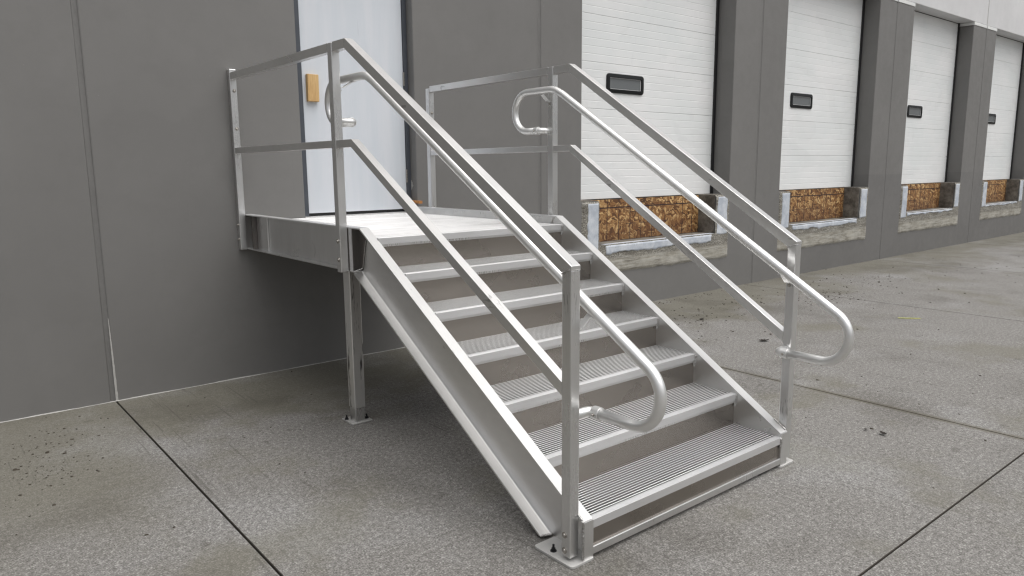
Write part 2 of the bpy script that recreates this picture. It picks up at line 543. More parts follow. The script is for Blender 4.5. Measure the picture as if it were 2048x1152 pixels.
def bolt(p, axis, parent, size=0.009, mat='bolt', name='bolt'):
    key = (axis, size, mat)
    if key not in bolt_cache:
        bm = bmesh.new()
        ax = Vector({'x': (1, 0, 0), '-x': (-1, 0, 0), '-y': (0, -1, 0), 'z': (0, 0, 1)}[axis])
        if mat == 'black_steel':      # wedge anchor: washer, nut, stud
            tube(bm, [ax*0, ax*0.003], 0.014, 14)
            tube(bm, [ax*0.003, ax*0.013], 0.010, 6)
            tube(bm, [ax*0.013, ax*0.030], 0.005, 8)
        else:
            tube(bm, [ax*0, ax*0.0025], size*1.5, 16)
            tube(bm, [ax*0.0025, ax*0.006, ax*0.009], [size, size*0.9, size*0.45], 12)
        bmesh.ops.recalc_face_normals(bm, faces=bm.faces)
        me = bpy.data.meshes.new(name)
        bm.to_mesh(me)
        bm.free()
        me.materials.append(M[mat])
        bolt_cache[key] = me
    o = bpy.data.objects.new(name, bolt_cache[key])
    COL.objects.link(o)
    o.parent = parent
    pl = Vector((0, 0, 0))
    q = parent
    while q is not None:
        pl += q.location
        q = q.parent
    o.location = Vector(p) - pl
    return o


# ------------------------------------------------------------------ ground
def gh(x, y):
    return 0.0


bm = B(-150, 220, -260, 60, -0.30, -0.024)
tag(link('ground', bm, M['joint']), kind='structure')
xs = [-30, -16.6, -12.6, -8.6, -4.65, -0.69, 3.27, 7.08, 11.0, 14.95, 18.9, 22.9, 40, 90]
ys = [0.30, -4.46, -8.95, -13.4, -40]
pavement = empty('pavement')
tag(pavement, kind='structure')
g = 0.0036
for i in range(len(xs)-1):
    for j in range(len(ys)-1):
        bm = B(xs[i]+g, xs[i+1]-g, ys[j+1]+g*0.7, ys[j]-g*0.7, -0.023, 0.0)
        o = link('concrete_slab', bm, M['concrete'], pavement, bevel=0.003, seg=1)
        o.data.materials.append(M['joint'])
        for p_ in o.data.polygons:
            p_.material_index = 0 if p_.normal.z > 0.5 else 1
        o.modifiers[0].material = 1

# ------------------------------------------------------------------ warehouse
wh = tag(empty('warehouse', (8, 0, 0)), 'grey painted concrete warehouse wall with white upper band, blue-white entry door and white dock doors', 'building')
T = 0.55                 # wall thickness
ZS = 4.275               # soffit of the dock openings / start of white band
openings = [(3.935, 6.65), (7.865, 10.54), (11.78, 14.42), (15.615, 18.15)]
joints = [-12.6, -8.6, -4.65, -0.705, 3.34, 7.255, 11.13, 15.07, 19.0, 22.95, 27]
PX = (0.27, 0.27, 0.25, 0.25)      # concrete cheek left of each pit
PR = (0.30, 0.29, 0.28, 0.28)      # right


def panel_mesh(x0, x1, z0, z1, holes, yb=T):
    """wall slab with rectangular holes (hx0,hx1,hz0,hz1): front, reveals, edges"""
    bm = bmesh.new()
    X = sorted({x0, x1, *[h[k] for h in holes for k in (0, 1)]})
    Z = sorted({z0, z1, *[h[k] for h in holes for k in (2, 3)]})
    vc = {}

    def V(x, y, z):
        k = (round(x, 4), round(y, 4), round(z, 4))
        if k not in vc:
            vc[k] = bm.verts.new((x, y, z))
        return vc[k]

    def solid(i, j):
        if i < 0 or j < 0 or i >= len(X)-1 or j >= len(Z)-1:
            return False
        cx, cz = (X[i]+X[i+1])/2, (Z[j]+Z[j+1])/2
        return not any(h[0] < cx < h[1] and h[2] < cz < h[3] for h in holes)
    for i in range(len(X)-1):
        for j in range(len(Z)-1):
            if not solid(i, j):
                continue
            a, b, c_, d = X[i], X[i+1], Z[j], Z[j+1]
            bm.faces.new((V(a, 0, c_), V(b, 0, c_), V(b, 0, d), V(a, 0, d)))
            bm.faces.new((V(a, yb, c_), V(a, yb, d), V(b, yb, d), V(b, yb, c_)))
            if not solid(i-1, j): bm.faces.new((V(a, 0, c_), V(a, 0, d), V(a, yb, d), V(a, yb, c_)))
            if not solid(i+1, j): bm.faces.new((V(b, 0, c_), V(b, yb, c_), V(b, yb, d), V(b, 0, d)))
            if not solid(i, j-1): bm.faces.new((V(a, 0, c_), V(a, yb, c_), V(b, yb, c_), V(b, 0, c_)))
            if not solid(i, j+1): bm.faces.new((V(a, 0, d), V(b, 0, d), V(b, yb, d), V(a, yb, d)))
    return bm


ENTRY = (0.803, 1.868, 1.225, 3.42)
for i in range(len(joints)-1):
    a, b = joints[i]+0.016, joints[i+1]-0.016
    holes = []
    if joints[i] == -0.705:
        holes.append(ENTRY)
    for k, (o0, o1) in enumerate(openings):
        if a < o0 < b:
            holes.append((o0, o1, 1.240, ZS-0.062))
            holes.append((o0+PX[k], o1-PR[k], 0.745, 1.240))
    link('wall_panel', panel_mesh(a, b, -0.02, ZS-0.062, holes), M['wall'], wh, bevel=0.010, seg=2)
    link('upper_wall_panel', B(a, b, 0.0, T, ZS, 9.2), M['wall_white'], wh, bevel=0.008)
    # bright strip between pillars and the white band, split by the openings
    segs = [(a, b)]
    for o0, o1 in openings:
        segs = [s for q in segs for s in ((q[0], min(q[1], o0)), (max(q[0], o1), q[1])) if s[1]-s[0] > 0.01]
    for s0, s1 in segs:
        link('trim_strip', B(s0, s1, -0.006, T-0.01, ZS-0.060, ZS-0.006), M['trim_white'], wh, bevel=0.003)
for jx in joints[1:-1]:
    bm = bmesh.new()
    pts = []
    n = 60
    for k in range(n+1):
        zz = -0.01 + (ZS-0.07)*k/n
        wv = 0.004*noise.noise(Vector((jx, 0, zz*9)))
        pts.append((zz, 0.004+wv*0.6))
    vl = [bm.verts.new((jx-0.017, y, z)) for z, y in pts]
    vm = [bm.verts.new((jx, y+0.006, z)) for z, y in pts]
    vr = [bm.verts.new((jx+0.017, y, z)) for z, y in pts]
    for k in range(n):
        bm.faces.new((vl[k], vm[k], vm[k+1], vl[k+1]))
        bm.faces.new((vm[k], vr[k], vr[k+1], vm[k+1]))
    link('joint_sealant', bm, M['caulk'], wh, smooth=True)
    link('upper_joint_sealant', B(jx-0.0165, jx+0.0165, 0.006, 0.05, ZS+0.001, 9.1), M['caulk_bare'], wh)
# bare strip of sealant at the foot of the left joint
bm = bmesh.new()
n = 40
L, Rr = [], []
for k in range(n+1):
    zz = 0.002+0.60*k/n
    wdt = (0.014*(1-k/n)**0.6+0.002)*(1+0.25*noise.noise(Vector((zz*30, 2, 0))))
    L.append(bm.verts.new((-0.6905, -0.0015, zz)))
    Rr.append(bm.verts.new((-0.6905+wdt, -0.0015, zz)))
for k in range(n):
    bm.faces.new((L[k], Rr[k], Rr[k+1], L[k+1]))
link('sealant_tail', bm, M['caulk_bare'], wh)
# uneven pale line where the paint stops above the pavement
bm = bmesh.new()
n = 420
prev = None
for k in range(n+1):
    xx = -4.6 + 8.0*k/n
    hh = 0.0015+0.0055*max(0, 0.35+noise.noise(Vector((xx*3, 0, 0)))+0.5*noise.noise(Vector((xx*20, 1, 0))))
    a_ = (bm.verts.new((xx, -0.008, 0.0005)), bm.verts.new((xx, -0.003, hh)), bm.verts.new((xx, 0.002, hh)))
    if prev:
        bm.faces.new((prev[0], a_[0], a_[1], prev[1]))
        bm.faces.new((prev[1], a_[1], a_[2], prev[2]))
    prev = a_
link('base_sealant', bm, M['caulk_bare'], wh)
# dark interior filler so openings are closed behind
link('interior_backing', B(-12, 26, T+0.3, T+0.4, 0, 9), M['black'], wh)
link('roof', B(-12.6, 27, T, 30, 9.0, 9.2), M['wall_white'], wh)

# ---- entry door
frame = bmesh.new()
fx0, fx1, fz0, fz1 = ENTRY
box(frame, fx0+0.001, 0.877, 0.095, 0.25, fz0, fz1-0.001)
box(frame, 1.826, fx1-0.001, 0.095, 0.25, fz0, fz1-0.001)
box(frame, 0.8775, 1.8255, 0.095, 0.25, 3.37, fz1-0.002)
dframe = link('door_frame', frame, M['frame_dark'], wh, bevel=0.003)
edoor = link('entry_door', B(0.881, 1.822, 0.105, 0.15, 1.252, 3.364), M['door_blue'], wh, bevel=0.002)
link('door_gap', B(0.8775, 1.8255, 0.125, 0.20, 1.228, 3.369), M['black'], dframe)
link('threshold', B(0.804, 1.867, 0.03, 0.24, 1.215, 1.2275), M['alu_x'], wh, bevel=0.002)
for z0 in (1.487, 2.331, 3.15):
    bm = bmesh.new()
    for q in range(5):
        tube(bm, [(1.824, 0.097, z0+q*0.0235+0.001), (1.824, 0.097, z0+q*0.0235+0.0225)], 0.0085, 10)
    link('hinge', bm, M['bolt'], edoor)
bm = bmesh.new()
pts = []
for k in range(13):
    a = k/12
    pts.append((1.553+a*0.15, 1.38-a*0.0))
n = 24
L, Rr = [], []
for k in range(n+1):
    zz = 1.42+0.09*k/n
    wv = 0.03*math.sin(math.pi*k/n)**0.7*(1+0.4*noise.noise(Vector((zz*60, 0, 3))))
    L.append(bm.verts.new((fx1-0.003, 0.094, zz)))
    Rr.append(bm.verts.new((fx1-0.003, 0.094-wv-0.002, zz)))
for k in range(n):
    bm.faces.new((L[k], Rr[k], Rr[k+1], L[k+1]))
link('foam_blob', bm, M['caulk_bare'], dframe)

# ---- dock doors
DY = 0.27
def rounded(x0, x1, z0, z1, rr, seg=6):
    out = []
    for cx, cz, a0 in ((x1-rr, z1-rr, 0), (x0+rr, z1-rr, 90), (x0+rr, z0+rr, 180), (x1-rr, z0+rr, 270)):
        for k in range(seg+1):
            a = math.radians(a0+90*k/seg)
            out.append((cx+rr*math.cos(a), cz+rr*math.sin(a)))
    return out


door_names = ['white dock door nearest the stair', 'second white dock door from the stair', 'third white dock door from the stair', 'white dock door at the far right edge']
for k, (o0, o1) in enumerate(openings):
    x0, x1 = o0-0.02, o1-0.045
    bot, top = 1.243, 4.28
    door = link('dock_door', B(x0, x1, DY+0.03, DY+0.06, bot, top), M['door_white'], wh)
    hsec = (top-bot)/6
    wx0, wx1, wz0, wz1 = o0+(0.652, 0.62, 0.645, 0.60)[k], o0+(1.285, 1.232, 1.26, 1.21)[k], 2.443, 2.657
    for q in range(6):
        zb, zt = bot+q*hsec, bot+(q+1)*hsec
        bm = bmesh.new()
        rib = hsec/6
        # profile in (y,z): shallow v grooves between ribs, open gap between sections
        prof = [(DY+0.028, zb+0.0012), (DY+0.002, zb+0.0012), (DY, zb+0.005)]
        for e in range(1, 6):
            zz = zb+e*rib
            prof += [(DY, zz-0.005), (DY+0.0016, zz-0.0015), (DY+0.0016, zz+0.0015), (DY, zz+0.005)]
        prof += [(DY, zt-0.005), (DY+0.002, zt-0.0012), (DY+0.028, zt-0.0012)]
        a = [bm.verts.new((x0, y, z)) for y, z in prof]
        b = [bm.verts.new((x1, y, z)) for y, z in prof]
        for e in range(len(prof)-1):
            bm.faces.new((a[e], b[e], b[e+1], a[e+1]))
        link('door_section', bm, M['door_white'], door)
    # window frame (ring) and pane
    bm = bmesh.new()
    o_ = rounded(wx0, wx1, wz0, wz1, 0.04)
    i_ = rounded(wx0+0.045, wx1-0.045, wz0+0.042, wz1-0.042, 0.014)
    n = len(o_)
    rings = [[bm.verts.new((x, y, z)) for x, z in pp] for pp, y in ((o_, DY), (o_, DY-0.014), (i_, DY-0.020), (i_, DY+0.012))]
    for rI in range(3):
        for e in range(n):
            bm.faces.new((rings[rI][e], rings[rI][(e+1) % n], rings[rI+1][(e+1) % n], rings[rI+1][e]))
    link('window_frame', bm, M['black_gloss'], door, bevel=0.003)
    link('window_pane', B(wx0+0.03, wx1-0.03, DY-0.003, DY+0.001, wz0+0.03, wz1-0.03), M['pane'], door)
    bm = bmesh.new()
    i2 = [(wx0+0.046, wx1-0.046, wz1-0.049, wz1-0.043), (wx0+0.046, wx1-0.046, wz0+0.043, wz0+0.047), (wx1-0.056, wx1-0.046, wz0+0.0475, wz1-0.0495)]
    for q in i2:
        box(bm, q[0], q[1], DY-0.006, DY-0.0035, q[2], q[3])
    link('pane_gasket', bm, M['wall_white'], door)
    bm = bmesh.new()
    box(bm, x1+0.002, o1-0.001, DY-0.02, DY+0.06, bot, top)
    box(bm, o0+0.001, x1, DY-0.018, DY-0.002, ZS-0.10, ZS-0.062) if False else None
    link('door_seal', bm, M['black'], door)
    # black bottom rubber and header rail
    link('bottom_seal', B(o0+0.002, x1, DY-0.002, DY+0.05, bot-0.010, bot-0.001), M['black'], door)
    link('header', B(o0+0.002, o1-0.002, DY-0.004, DY+0.10, ZS-0.012, ZS-0.0005), M['black'], wh)
    link('soffit', B(o0-0.001, o1+0.001, 0.012, T-0.02, ZS-0.0004, ZS+0.08), M['wall_white'], wh) if False else None

# ---- dock pit surrounds
def jag(x, z, s, amp):
    return amp*(noise.noise(Vector((x*s, z*s, 3.3)))+0.5*noise.noise(Vector((x*s*3, z*s*3, 9.1))))


def patch_grid(x0, x1, z0, z1, hole, y, amp, jx=0.012, jb=0.014, step=0.022, seed=0, jt=0.0, jl=None):
    """rough sheet standing proud of the wall with a ragged outline"""
    bm = bmesh.new()
    nx, nz = max(2, int((x1-x0)/step)), max(2, int((z1-z0)/step))
    V = {}
    for i in range(nx+1):
        for j in range(nz+1):
            X, Z = x0+(x1-x0)*i/nx, z0+(z1-z0)*j/nz
            eX, eZ = X, Z
            fi, fj = min(i, nx-i), min(j, nz-j)
            if i < 3: eX += jag(seed, Z, 6, jx if jl is None else jl)*(3-i)/3
            if nx-i < 3: eX += jag(seed+5, Z, 6, jx)*(3-(nx-i))/3
            if j < 3: eZ += jag(X, seed, 5, jb)*(3-j)/3
            if jt and nz-j < 3: eZ += jag(X, seed+7, 5, jt)*(3-(nz-j))/3
            p = Vector((X*7, Z*7, seed))
            d = amp*(noise.noise(p)+0.6*noise.noise(p*3.1)+0.35*noise.noise(p*8.7))
            edge = 0.0 if min(fi, fj) == 0 else 1.0
            V[i, j] = bm.verts.new((eX, (y-abs(amp)*0.8+d) if edge else 0.001, eZ))
    for i in range(nx):
        for j in range(nz):
            cx, cz = x0+(x1-x0)*(i+.5)/nx, z0+(z1-z0)*(j+.5)/nz
            if hole and hole[0] < cx < hole[1] and hole[2] < cz < hole[3]:
                continue
            bm.faces.new((V[i, j], V[i+1, j], V[i+1, j+1], V[i, j+1]))
    return bm


for k, (o0, o1) in enumerate(openings):
    n0, n1 = o0+PX[k], o1-PR[k]
    low = (0.415, 0.385, 0.40, 0.43)[k]
    pit = link('pit_surround', patch_grid(o0+0.004, o1+0.012, low, 1.236, (n0-0.004, n1+0.004, 0.742, 1.3), -0.010, 0.005, seed=k*11.3), M['concrete_rough'], wh, smooth=True)
    # inside of the pit: floor, cheeks
    bm = bmesh.new()
    box(bm, n0+0.001, n1-0.001, -0.001, 0.62, 0.728, 0.748)
    box(bm, n1-0.004, n1+0.02, 0.002, 0.62, 0.7485, 1.2395)
    box(bm, n0-0.02, n0+0.004, 0.002, 0.62, 0.7485, 1.2395)
    box(bm, n1+0.0205, o1-0.002, -0.002, 0.62, 1.2400, 1.2425)
    box(bm, o0+0.002, n0-0.0205, -0.002, 0.62, 1.2400, 1.2425)
    link('pit_lining', bm, M['concrete_pit'], pit, bevel=0.004)
    sd_ = k*3.7
    # coated steel angles: left, right and along the sill
    lx = o0+(0.075, 0.05, 0.03, 0.02)[k]
    bm = patch_grid(lx, n0-0.002, (0.68, 0.70, 0.66, 0.70)[k], 1.226, None, -0.0175, 0.0012, jx=0.0, jl=(0.05, 0.03, 0.02, 0.02)[k], jb=0.02, step=0.016, seed=sd_)
    link('steel_edge', bm, M['edge_steel'], pit, smooth=True)
    bm = patch_grid(n1+0.03, o1-0.035, (0.725, 0.74, 0.76, 0.74)[k], 1.226, None, -0.0175, 0.0015, jx=0.018, jb=0.03, step=0.016, seed=sd_+1)
    link('steel_edge', bm, M['edge_steel'], pit, smooth=True)
    bm = patch_grid(n0+(0.10, 0.10, 0.02, 0.02)[k], n1-0.06, (0.635, 0.66, 0.69, 0.70)[k], 0.747, None, -0.0185, 0.002, jx=0.05, jb=0.035, step=0.014, seed=sd_+2)
    link('steel_edge', bm, M['edge_steel'], pit, smooth=True)
    # thin steel return on the sill top
    bm = bmesh.new()
    box(bm, n0+0.10, n1-0.02, -0.012, 0.05, 0.7482, 0.7505)
    link('sill_return', bm, M['edge_steel'], pit)

osb_labels = ['strand board sheet with dark grid lines filling the dock pit nearest the stair',
              'strand board sheet filling the second dock pit from the stair, behind the right guard post',
              'strand board sheet filling the third dock pit from the stair',
              'small-looking strand board sheet in the farthest dock pit at the right edge']
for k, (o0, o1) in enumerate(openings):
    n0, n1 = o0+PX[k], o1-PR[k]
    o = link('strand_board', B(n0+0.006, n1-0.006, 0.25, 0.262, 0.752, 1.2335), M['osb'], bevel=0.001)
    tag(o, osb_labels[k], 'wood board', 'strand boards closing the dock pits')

# timber offcuts at the entry door
bm = B(-0.048, 0.048, -0.019, 0.019, -0.107, 0.107)
o = link('wood_block', bm, M['lumber'], bevel=0.003)
o.location = (0.957, 0.085, 2.262)
o.rotation_euler = (0, math.radians(0.6), 0)
tag(o, 'pale pine block fixed upright to the left side of the blue-white entry door', 'wood block')
o = link('wood_shim', B(-0.0115, 0.0, -0.10, 0.10, -0.012, 0.012), M['shim'], bevel=0.002)
o.data.transform(Matrix.Scale(3.0, 4, Vector((1, 0, 0))))
o.location = (1.864, 0.01, 1.315)
tag(o, 'orange brown wooden stick poking out beside the entry door frame just above the platform', 'wood shim')
hook = bmesh.new()
tube(hook, [(1.80, 0.0, 1.227), (1.80, 0.0, 1.262), (1.80, 0.006, 1.275)], 0.005, 8)

# ------------------------------------------------------------------ staircase
st = tag(empty('metal_staircase', (1.08, -1.9, 0)), 'bare aluminium staircase with grated treads and round handrails leading to the entry door', 'staircase')
H, TR = 0.175, 0.285
XL0, XL1, XR0, XR1 = 0.30, 0.36, 1.795, 1.857
NOSE = [-(1.973+(6-k)*TR) for k in range(7)]        # y of nosing k


def top_line(s, side=1):
    return 0.181+0.605*(3.672-s) if side < 0 else 0.196+0.612*(3.672-s)


def stringer(xa, xb, outward, sb):
    """rolled channel laid on the slope: tapered flanges, filleted web, closed at the nose"""
    s_end, zb, VD = 3.678, 1.278, 0.330
    tw = 0.0065
    # profile in (distance from the flange tip, height)
    W = xb-xa
    tw = 0.0065
    fil = [(W-tw-0.008*(1-math.sin(math.radians(a_))), 0.015+0.010*(1-math.cos(math.radians(a_)))) for a_ in range(0, 91, 15)]
    prof = [(0, 0), (W, 0), (W, VD), (0, VD), (0, VD-0.0095)]
    prof += [(p, VD-q) for p, q in fil] + [(p, q) for p, q in reversed(fil)] + [(0, 0.0095)]
    bm = bmesh.new()
    rings = []
    for t_ in (0.0, 0.5, 1.0):
        ring = []
        for p, v in prof:
            s0_ = sb-(sb-1.772)*(1-v/VD)
            s_ = s0_+(s_end-s0_)*t_
            z_ = top_line(s_, outward)-VD+v
            x_ = xa+p if outward < 0 else xb-p
            ring.append(bm.verts.new((x_, -s_, z_)))
        rings.append(ring)
    n = len(prof)
    for i in range(len(rings)-1):
        for k in range(n):
            bm.faces.new((rings[i][k], rings[i][(k+1) % n], rings[i+1][(k+1) % n], rings[i+1][k]))
    bm.faces.new(rings[0])
    bm.faces.new(list(reversed(rings[-1])))
    cut = bmesh.ops.bisect_plane(bm, geom=bm.verts[:]+bm.edges[:]+bm.faces[:], plane_co=(0, 0, 0.0125), plane_no=(0, 0, 1), clear_inner=True)
    bmesh.ops.holes_fill(bm, edges=[e for e in bm.edges if len(e.link_faces) == 1])
    web = link('stringer', bm, M['alu_slope'], st, auto=28)
    tl = lambda q: top_line(q, outward)
    link('top_wear_strip', prism_x(bmesh.new(), [(sb+0.001, tl(sb+0.001)+0.0012), (s_end, tl(s_end)+0.0012), (s_end, tl(s_end)+0.0002), (sb+0.001, tl(sb+0.001)+0.0002)], xa, xb), M['alu_flange'], web)
    link('end_plate', B(xa, xb, -(s_end+0.006), -(s_end+0.0003), 0.012, tl(s_end)-0.001), M['alu_post'], web, bevel=0.001)
    return web


webL = stringer(XL0, XL1, -1, 1.860)
webR = stringer(XR0, XR1, 1, 1.904)
bead((XL0-0.001, -3.6835, 0.016), (XL0-0.001, -3.6835, 0.185), 0.0055, webL)
bead((XL0-0.001, -3.681, 0.187), (XL0+0.001, -3.60, 0.24), 0.005, webL)
bead((XR1-0.004, -3.60, 0.245), (XR1-0.004, -3.674, 0.20), 0.0045, webR)
bead((XL0+0.002, -3.42, 0.014), (XL1-0.008, -3.44, 0.014), 0.006, webL)

# platform channels
for side, (xa, xb, s0, s1) in enumerate(((XL0, XL1, 0.005, 1.859), (XR0, XR1, 0.10, 1.905))):
    wx0 = xb-0.0075 if side == 0 else xa+0.0005
    s_web = s1-0.02
    poly = [(s0, 1.020), (1.770, 1.020), (1.835, 1.20), (s_web-0.012, 1.262), (s_web-0.012, 1.270), (s0, 1.270)]
    ch = link('platform_channel', prism_x(bmesh.new(), poly, wx0, wx0+0.007), M['alu_dark'] if False else M['alu_post'], st, bevel=0.001)
    link('top_flange', B(xa, xb, -s1+0.0015, -s0, 1.2695, 1.278), M['alu_bright'], ch, bevel=0.0015)
    link('bottom_flange', B(xa, xb, -1.774, -s0, 1.0115, 1.0195), M['alu_post'], ch, bevel=0.0015)
    if side == 0:
        # wall end: back plate, sheet painting the web's dark reflection, and stiffener seen on the left face
        link('end_plate', B(xa-0.0005, xb-0.008, -0.012, -0.004, 1.012, 1.277), M['alu_post'], ch, bevel=0.001)
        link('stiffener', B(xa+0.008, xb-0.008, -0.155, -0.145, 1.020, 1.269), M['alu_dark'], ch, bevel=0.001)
        link('web_patch', B(xb-0.020, xb-0.0085, -0.36, -0.16, 1.020, 1.269), M['alu_post'], ch, bevel=0.001)
        link('web_dark_reflection', B(xb-0.0092, xb-0.0082, -0.1445, -0.013, 1.022, 1.268), M['alu_dark'], ch)  # dark sheet that paints a dark reflection onto the web
        # back plate of the corner post and dark web in the knee
        link('post_plate', B(xa+0.001, xa+0.009, -1.752, -1.722, 1.012, 1.269), M['alu_bright'], ch, bevel=0.001)
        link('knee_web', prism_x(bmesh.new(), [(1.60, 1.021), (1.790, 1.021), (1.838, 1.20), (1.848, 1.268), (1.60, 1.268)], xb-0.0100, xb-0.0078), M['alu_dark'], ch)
        bead((xb-0.011, -1.793, 1.035), (xb-0.011, -1.840, 1.205), 0.0028, ch)
        bead((xa+0.002, -1.768, 1.017), (xb-0.012, -1.792, 1.034), 0.0028, ch)
    else:
        link('end_plate', B(xa+0.008, xb, -0.112, -0.101, 1.012, 1.269), M['alu_post'], ch, bevel=0.001)

# cross beams under the platform, hanger on the wall
for y0 in (-0.012, -0.62, -1.24, -1.94):
    link('cross_beam', B(XL1+0.001, XR0-0.001, y0-0.006, y0, 1.04, 1.196), M['alu_x'], st, bevel=0.001)

# deck planks of the platform (ribbed extrusions laid parallel to the wall)
NPL = 12
pl_w = (1.973-0.04)/NPL
bmp = bmesh.new()
prof = [(0.002, -0.025)]
NR = 9
for q in range(NR):
    y0 = 0.003+(pl_w-0.006)*q/NR
    wrib = (pl_w-0.006)/NR
    prof += [(y0, -0.004), (y0+wrib*0.2, 0.0), (y0+wrib*0.55, 0.0), (y0+wrib*0.75, -0.004)]
prof += [(pl_w-0.004, -0.004), (pl_w-0.002, -0.025)]
a = [bmp.verts.new((XL1+0.001, -y, z)) for y, z in prof]
b = [bmp.verts.new((XR0-0.001, -y, z)) for y, z in prof]
for e in range(len(prof)):
    bmp.faces.new((a[e], a[(e+1) % len(prof)], b[(e+1) % len(prof)], b[e]))
bmp.faces.new(a)
bmp.faces.new(list(reversed(b)))
first = link('deck_plank', bmp, M['alu_deck'], st)
base_loc = first.location.copy()
for q in range(NPL):
    o = first if q == 0 else first.copy()
    if q:
        COL.objects.link(o)
    o.location = base_loc + Vector((0, -0.001-q*pl_w, 7*H+random.uniform(-0.0004, 0.0004)))

# treads
TX0, TX1 = XL1+0.0005, XR0-0.0005
NB = 14


def nosing_bm(y):
    """angle with two fine grooves on its top"""
    bm = bmesh.new()
    w, h_, n = 0.036, 0.038, 0.0
    pts = [(0, -h_), (0, -0.001), (0.001, 0)]
    for q in (0.009, 0.016, 0.023):
        pts += [(q, 0), (q+0.001, -0.0012), (q+0.002, 0)]
    pts += [(w, 0), (w, -0.005), (0.005, -0.005), (0.005, -h_)]
    a = [bm.verts.new((TX0, y+py, pz)) for py, pz in pts]
    b = [bm.verts.new((TX1, y+py, pz)) for py, pz in pts]
    for e in range(len(pts)):
        bm.faces.new((a[e], a[(e+1) % len(pts)], b[(e+1) % len(pts)], b[e]))
    bm.faces.new(a)
    bm.faces.new(list(reversed(b)))
    return bm


def copy_child(src, parent, dz, dy):
    o = src.copy()
    COL.objects.link(o)
    o.parent = parent
    o.location = src.location + Vector((0, dy, dz))
    return o


# prototype tread built at level 1
y0 = NOSE[0]
zt = H
proto_n = nosing_bm(y0)
for v in proto_n.verts:
    v.co.z += zt
tread = link('tread', proto_n, M['alu_bright'], st)
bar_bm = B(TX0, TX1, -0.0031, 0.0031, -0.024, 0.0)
bar_y0, bar_y1 = y0+0.036+0.012, y0+TR+0.004
pitchb = (bar_y1-bar_y0)/(NB-1)
bars = []
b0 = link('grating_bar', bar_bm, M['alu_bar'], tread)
b0.data.materials.append(M['alu_bar_shade'])
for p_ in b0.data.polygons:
    p_.material_index = 0 if p_.normal.z > 0.5 else 1  # bright tops, darkened sides: shade between the bars is painted in
bl0 = b0.location.copy()
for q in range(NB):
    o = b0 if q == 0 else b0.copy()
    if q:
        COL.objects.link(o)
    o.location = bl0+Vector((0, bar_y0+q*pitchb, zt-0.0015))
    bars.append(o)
bm = bmesh.new()
nx = 15
for q in range(nx):
    xx = TX0+0.03+(TX1-TX0-0.06)*q/(nx-1)
    box(bm, xx-0.0022, xx+0.0022, y0+0.0365, y0+TR+0.006, zt-0.014, zt-0.006)
rods = link('cross_rods', bm, M['alu_bar_shade'], tread)  # rods share the darkened metal, painting shade into the gaps
rods['kind'] = 'stuff'
ends = []
for xx in (TX0+0.0015, TX1-0.0045):
    ends.append(link('end_bar', B(xx, xx+0.003, y0+0.0365, y0+TR+0.006, zt-0.030, zt-0.0035), M['alu_post'], tread))
treads = [tread]
for k in range(1, 6):
    nt_ = tread.copy()
    COL.objects.link(nt_)
    nt_.location = tread.location+Vector((0, k*TR, k*H))
    treads.append(nt_)
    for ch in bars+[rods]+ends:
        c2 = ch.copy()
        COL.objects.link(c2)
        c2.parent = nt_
# platform edge nosing
bm = nosing_bm(NOSE[6])
for v in bm.verts:
    v.co.z += 7*H
link('platform_nosing', bm, M['alu_bright'], st)

# risers
for k in range(7):
    y = NOSE[k]
    zt = (k+1)*H
    if k == 0:
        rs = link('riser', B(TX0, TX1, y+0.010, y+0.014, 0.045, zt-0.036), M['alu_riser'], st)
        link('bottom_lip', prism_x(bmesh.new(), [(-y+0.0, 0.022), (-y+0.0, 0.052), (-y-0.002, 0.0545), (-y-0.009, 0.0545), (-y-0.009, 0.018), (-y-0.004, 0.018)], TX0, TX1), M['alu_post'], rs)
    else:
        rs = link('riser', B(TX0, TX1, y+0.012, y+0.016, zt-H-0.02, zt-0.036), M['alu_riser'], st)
        link('riser_top_lip', B(TX0, TX1, y+0.006, y+0.0115, zt-0.052, zt-0.039), M['alu_post'], rs)
    bead((TX1-0.001, y-0.001, zt-0.006), (TX1-0.001, y+0.003, zt-0.062), 0.0075, rs, 0.008)
    link('end_clip', B(TX1-0.010, TX1-0.001, y+0.001, y+0.0095, zt-0.075, zt-0.039), M['alu_post'], rs, bevel=0.002) if k else None

# posts -----------------------------------------------------------------
def post(xa, s0, s1, z0, z1, bolts=(), face='-x'):
    o = link('post', B(xa, xa+0.050, -s1, -s0, z0, z1), M['alu_post'], st, bevel=0.004)
    for (s, z) in bolts:
        if face == '-x':
            bolt((xa, -s, z), '-x', o)
        else:
            bolt((xa+0.025, -s1, z), '-y', o)
    return o


# left: wall post, corner post, newel
pw = post(0.248, 0.001, 0.050, 1.010, 2.346)
for z in (2.19, 1.915):
    bolt((0.277, -0.050, z), '-y', pw)
for z in (1.20, 1.09):
    bolt((0.248, -0.020, z), '-x', pw, 0.007)
pc = post(0.248, 1.665, 1.716, 1.010, 2.318, [(1.69, 1.195), (1.69, 1.085)])
pn = post(0.2505, 3.604, 3.657, 0.026, 1.2225, [(3.625, 0.120), (3.625, 0.052)])
# right
qw = post(1.860, 0.19, 0.245, 1.275, 2.285)
bolt((1.885, -0.245, 2.08), '-y', qw)
qc = post(1.860, 1.750, 1.802, 1.010, 2.300)
qn = post(1.8625, 3.622, 3.672, 0.030, 1.2045)


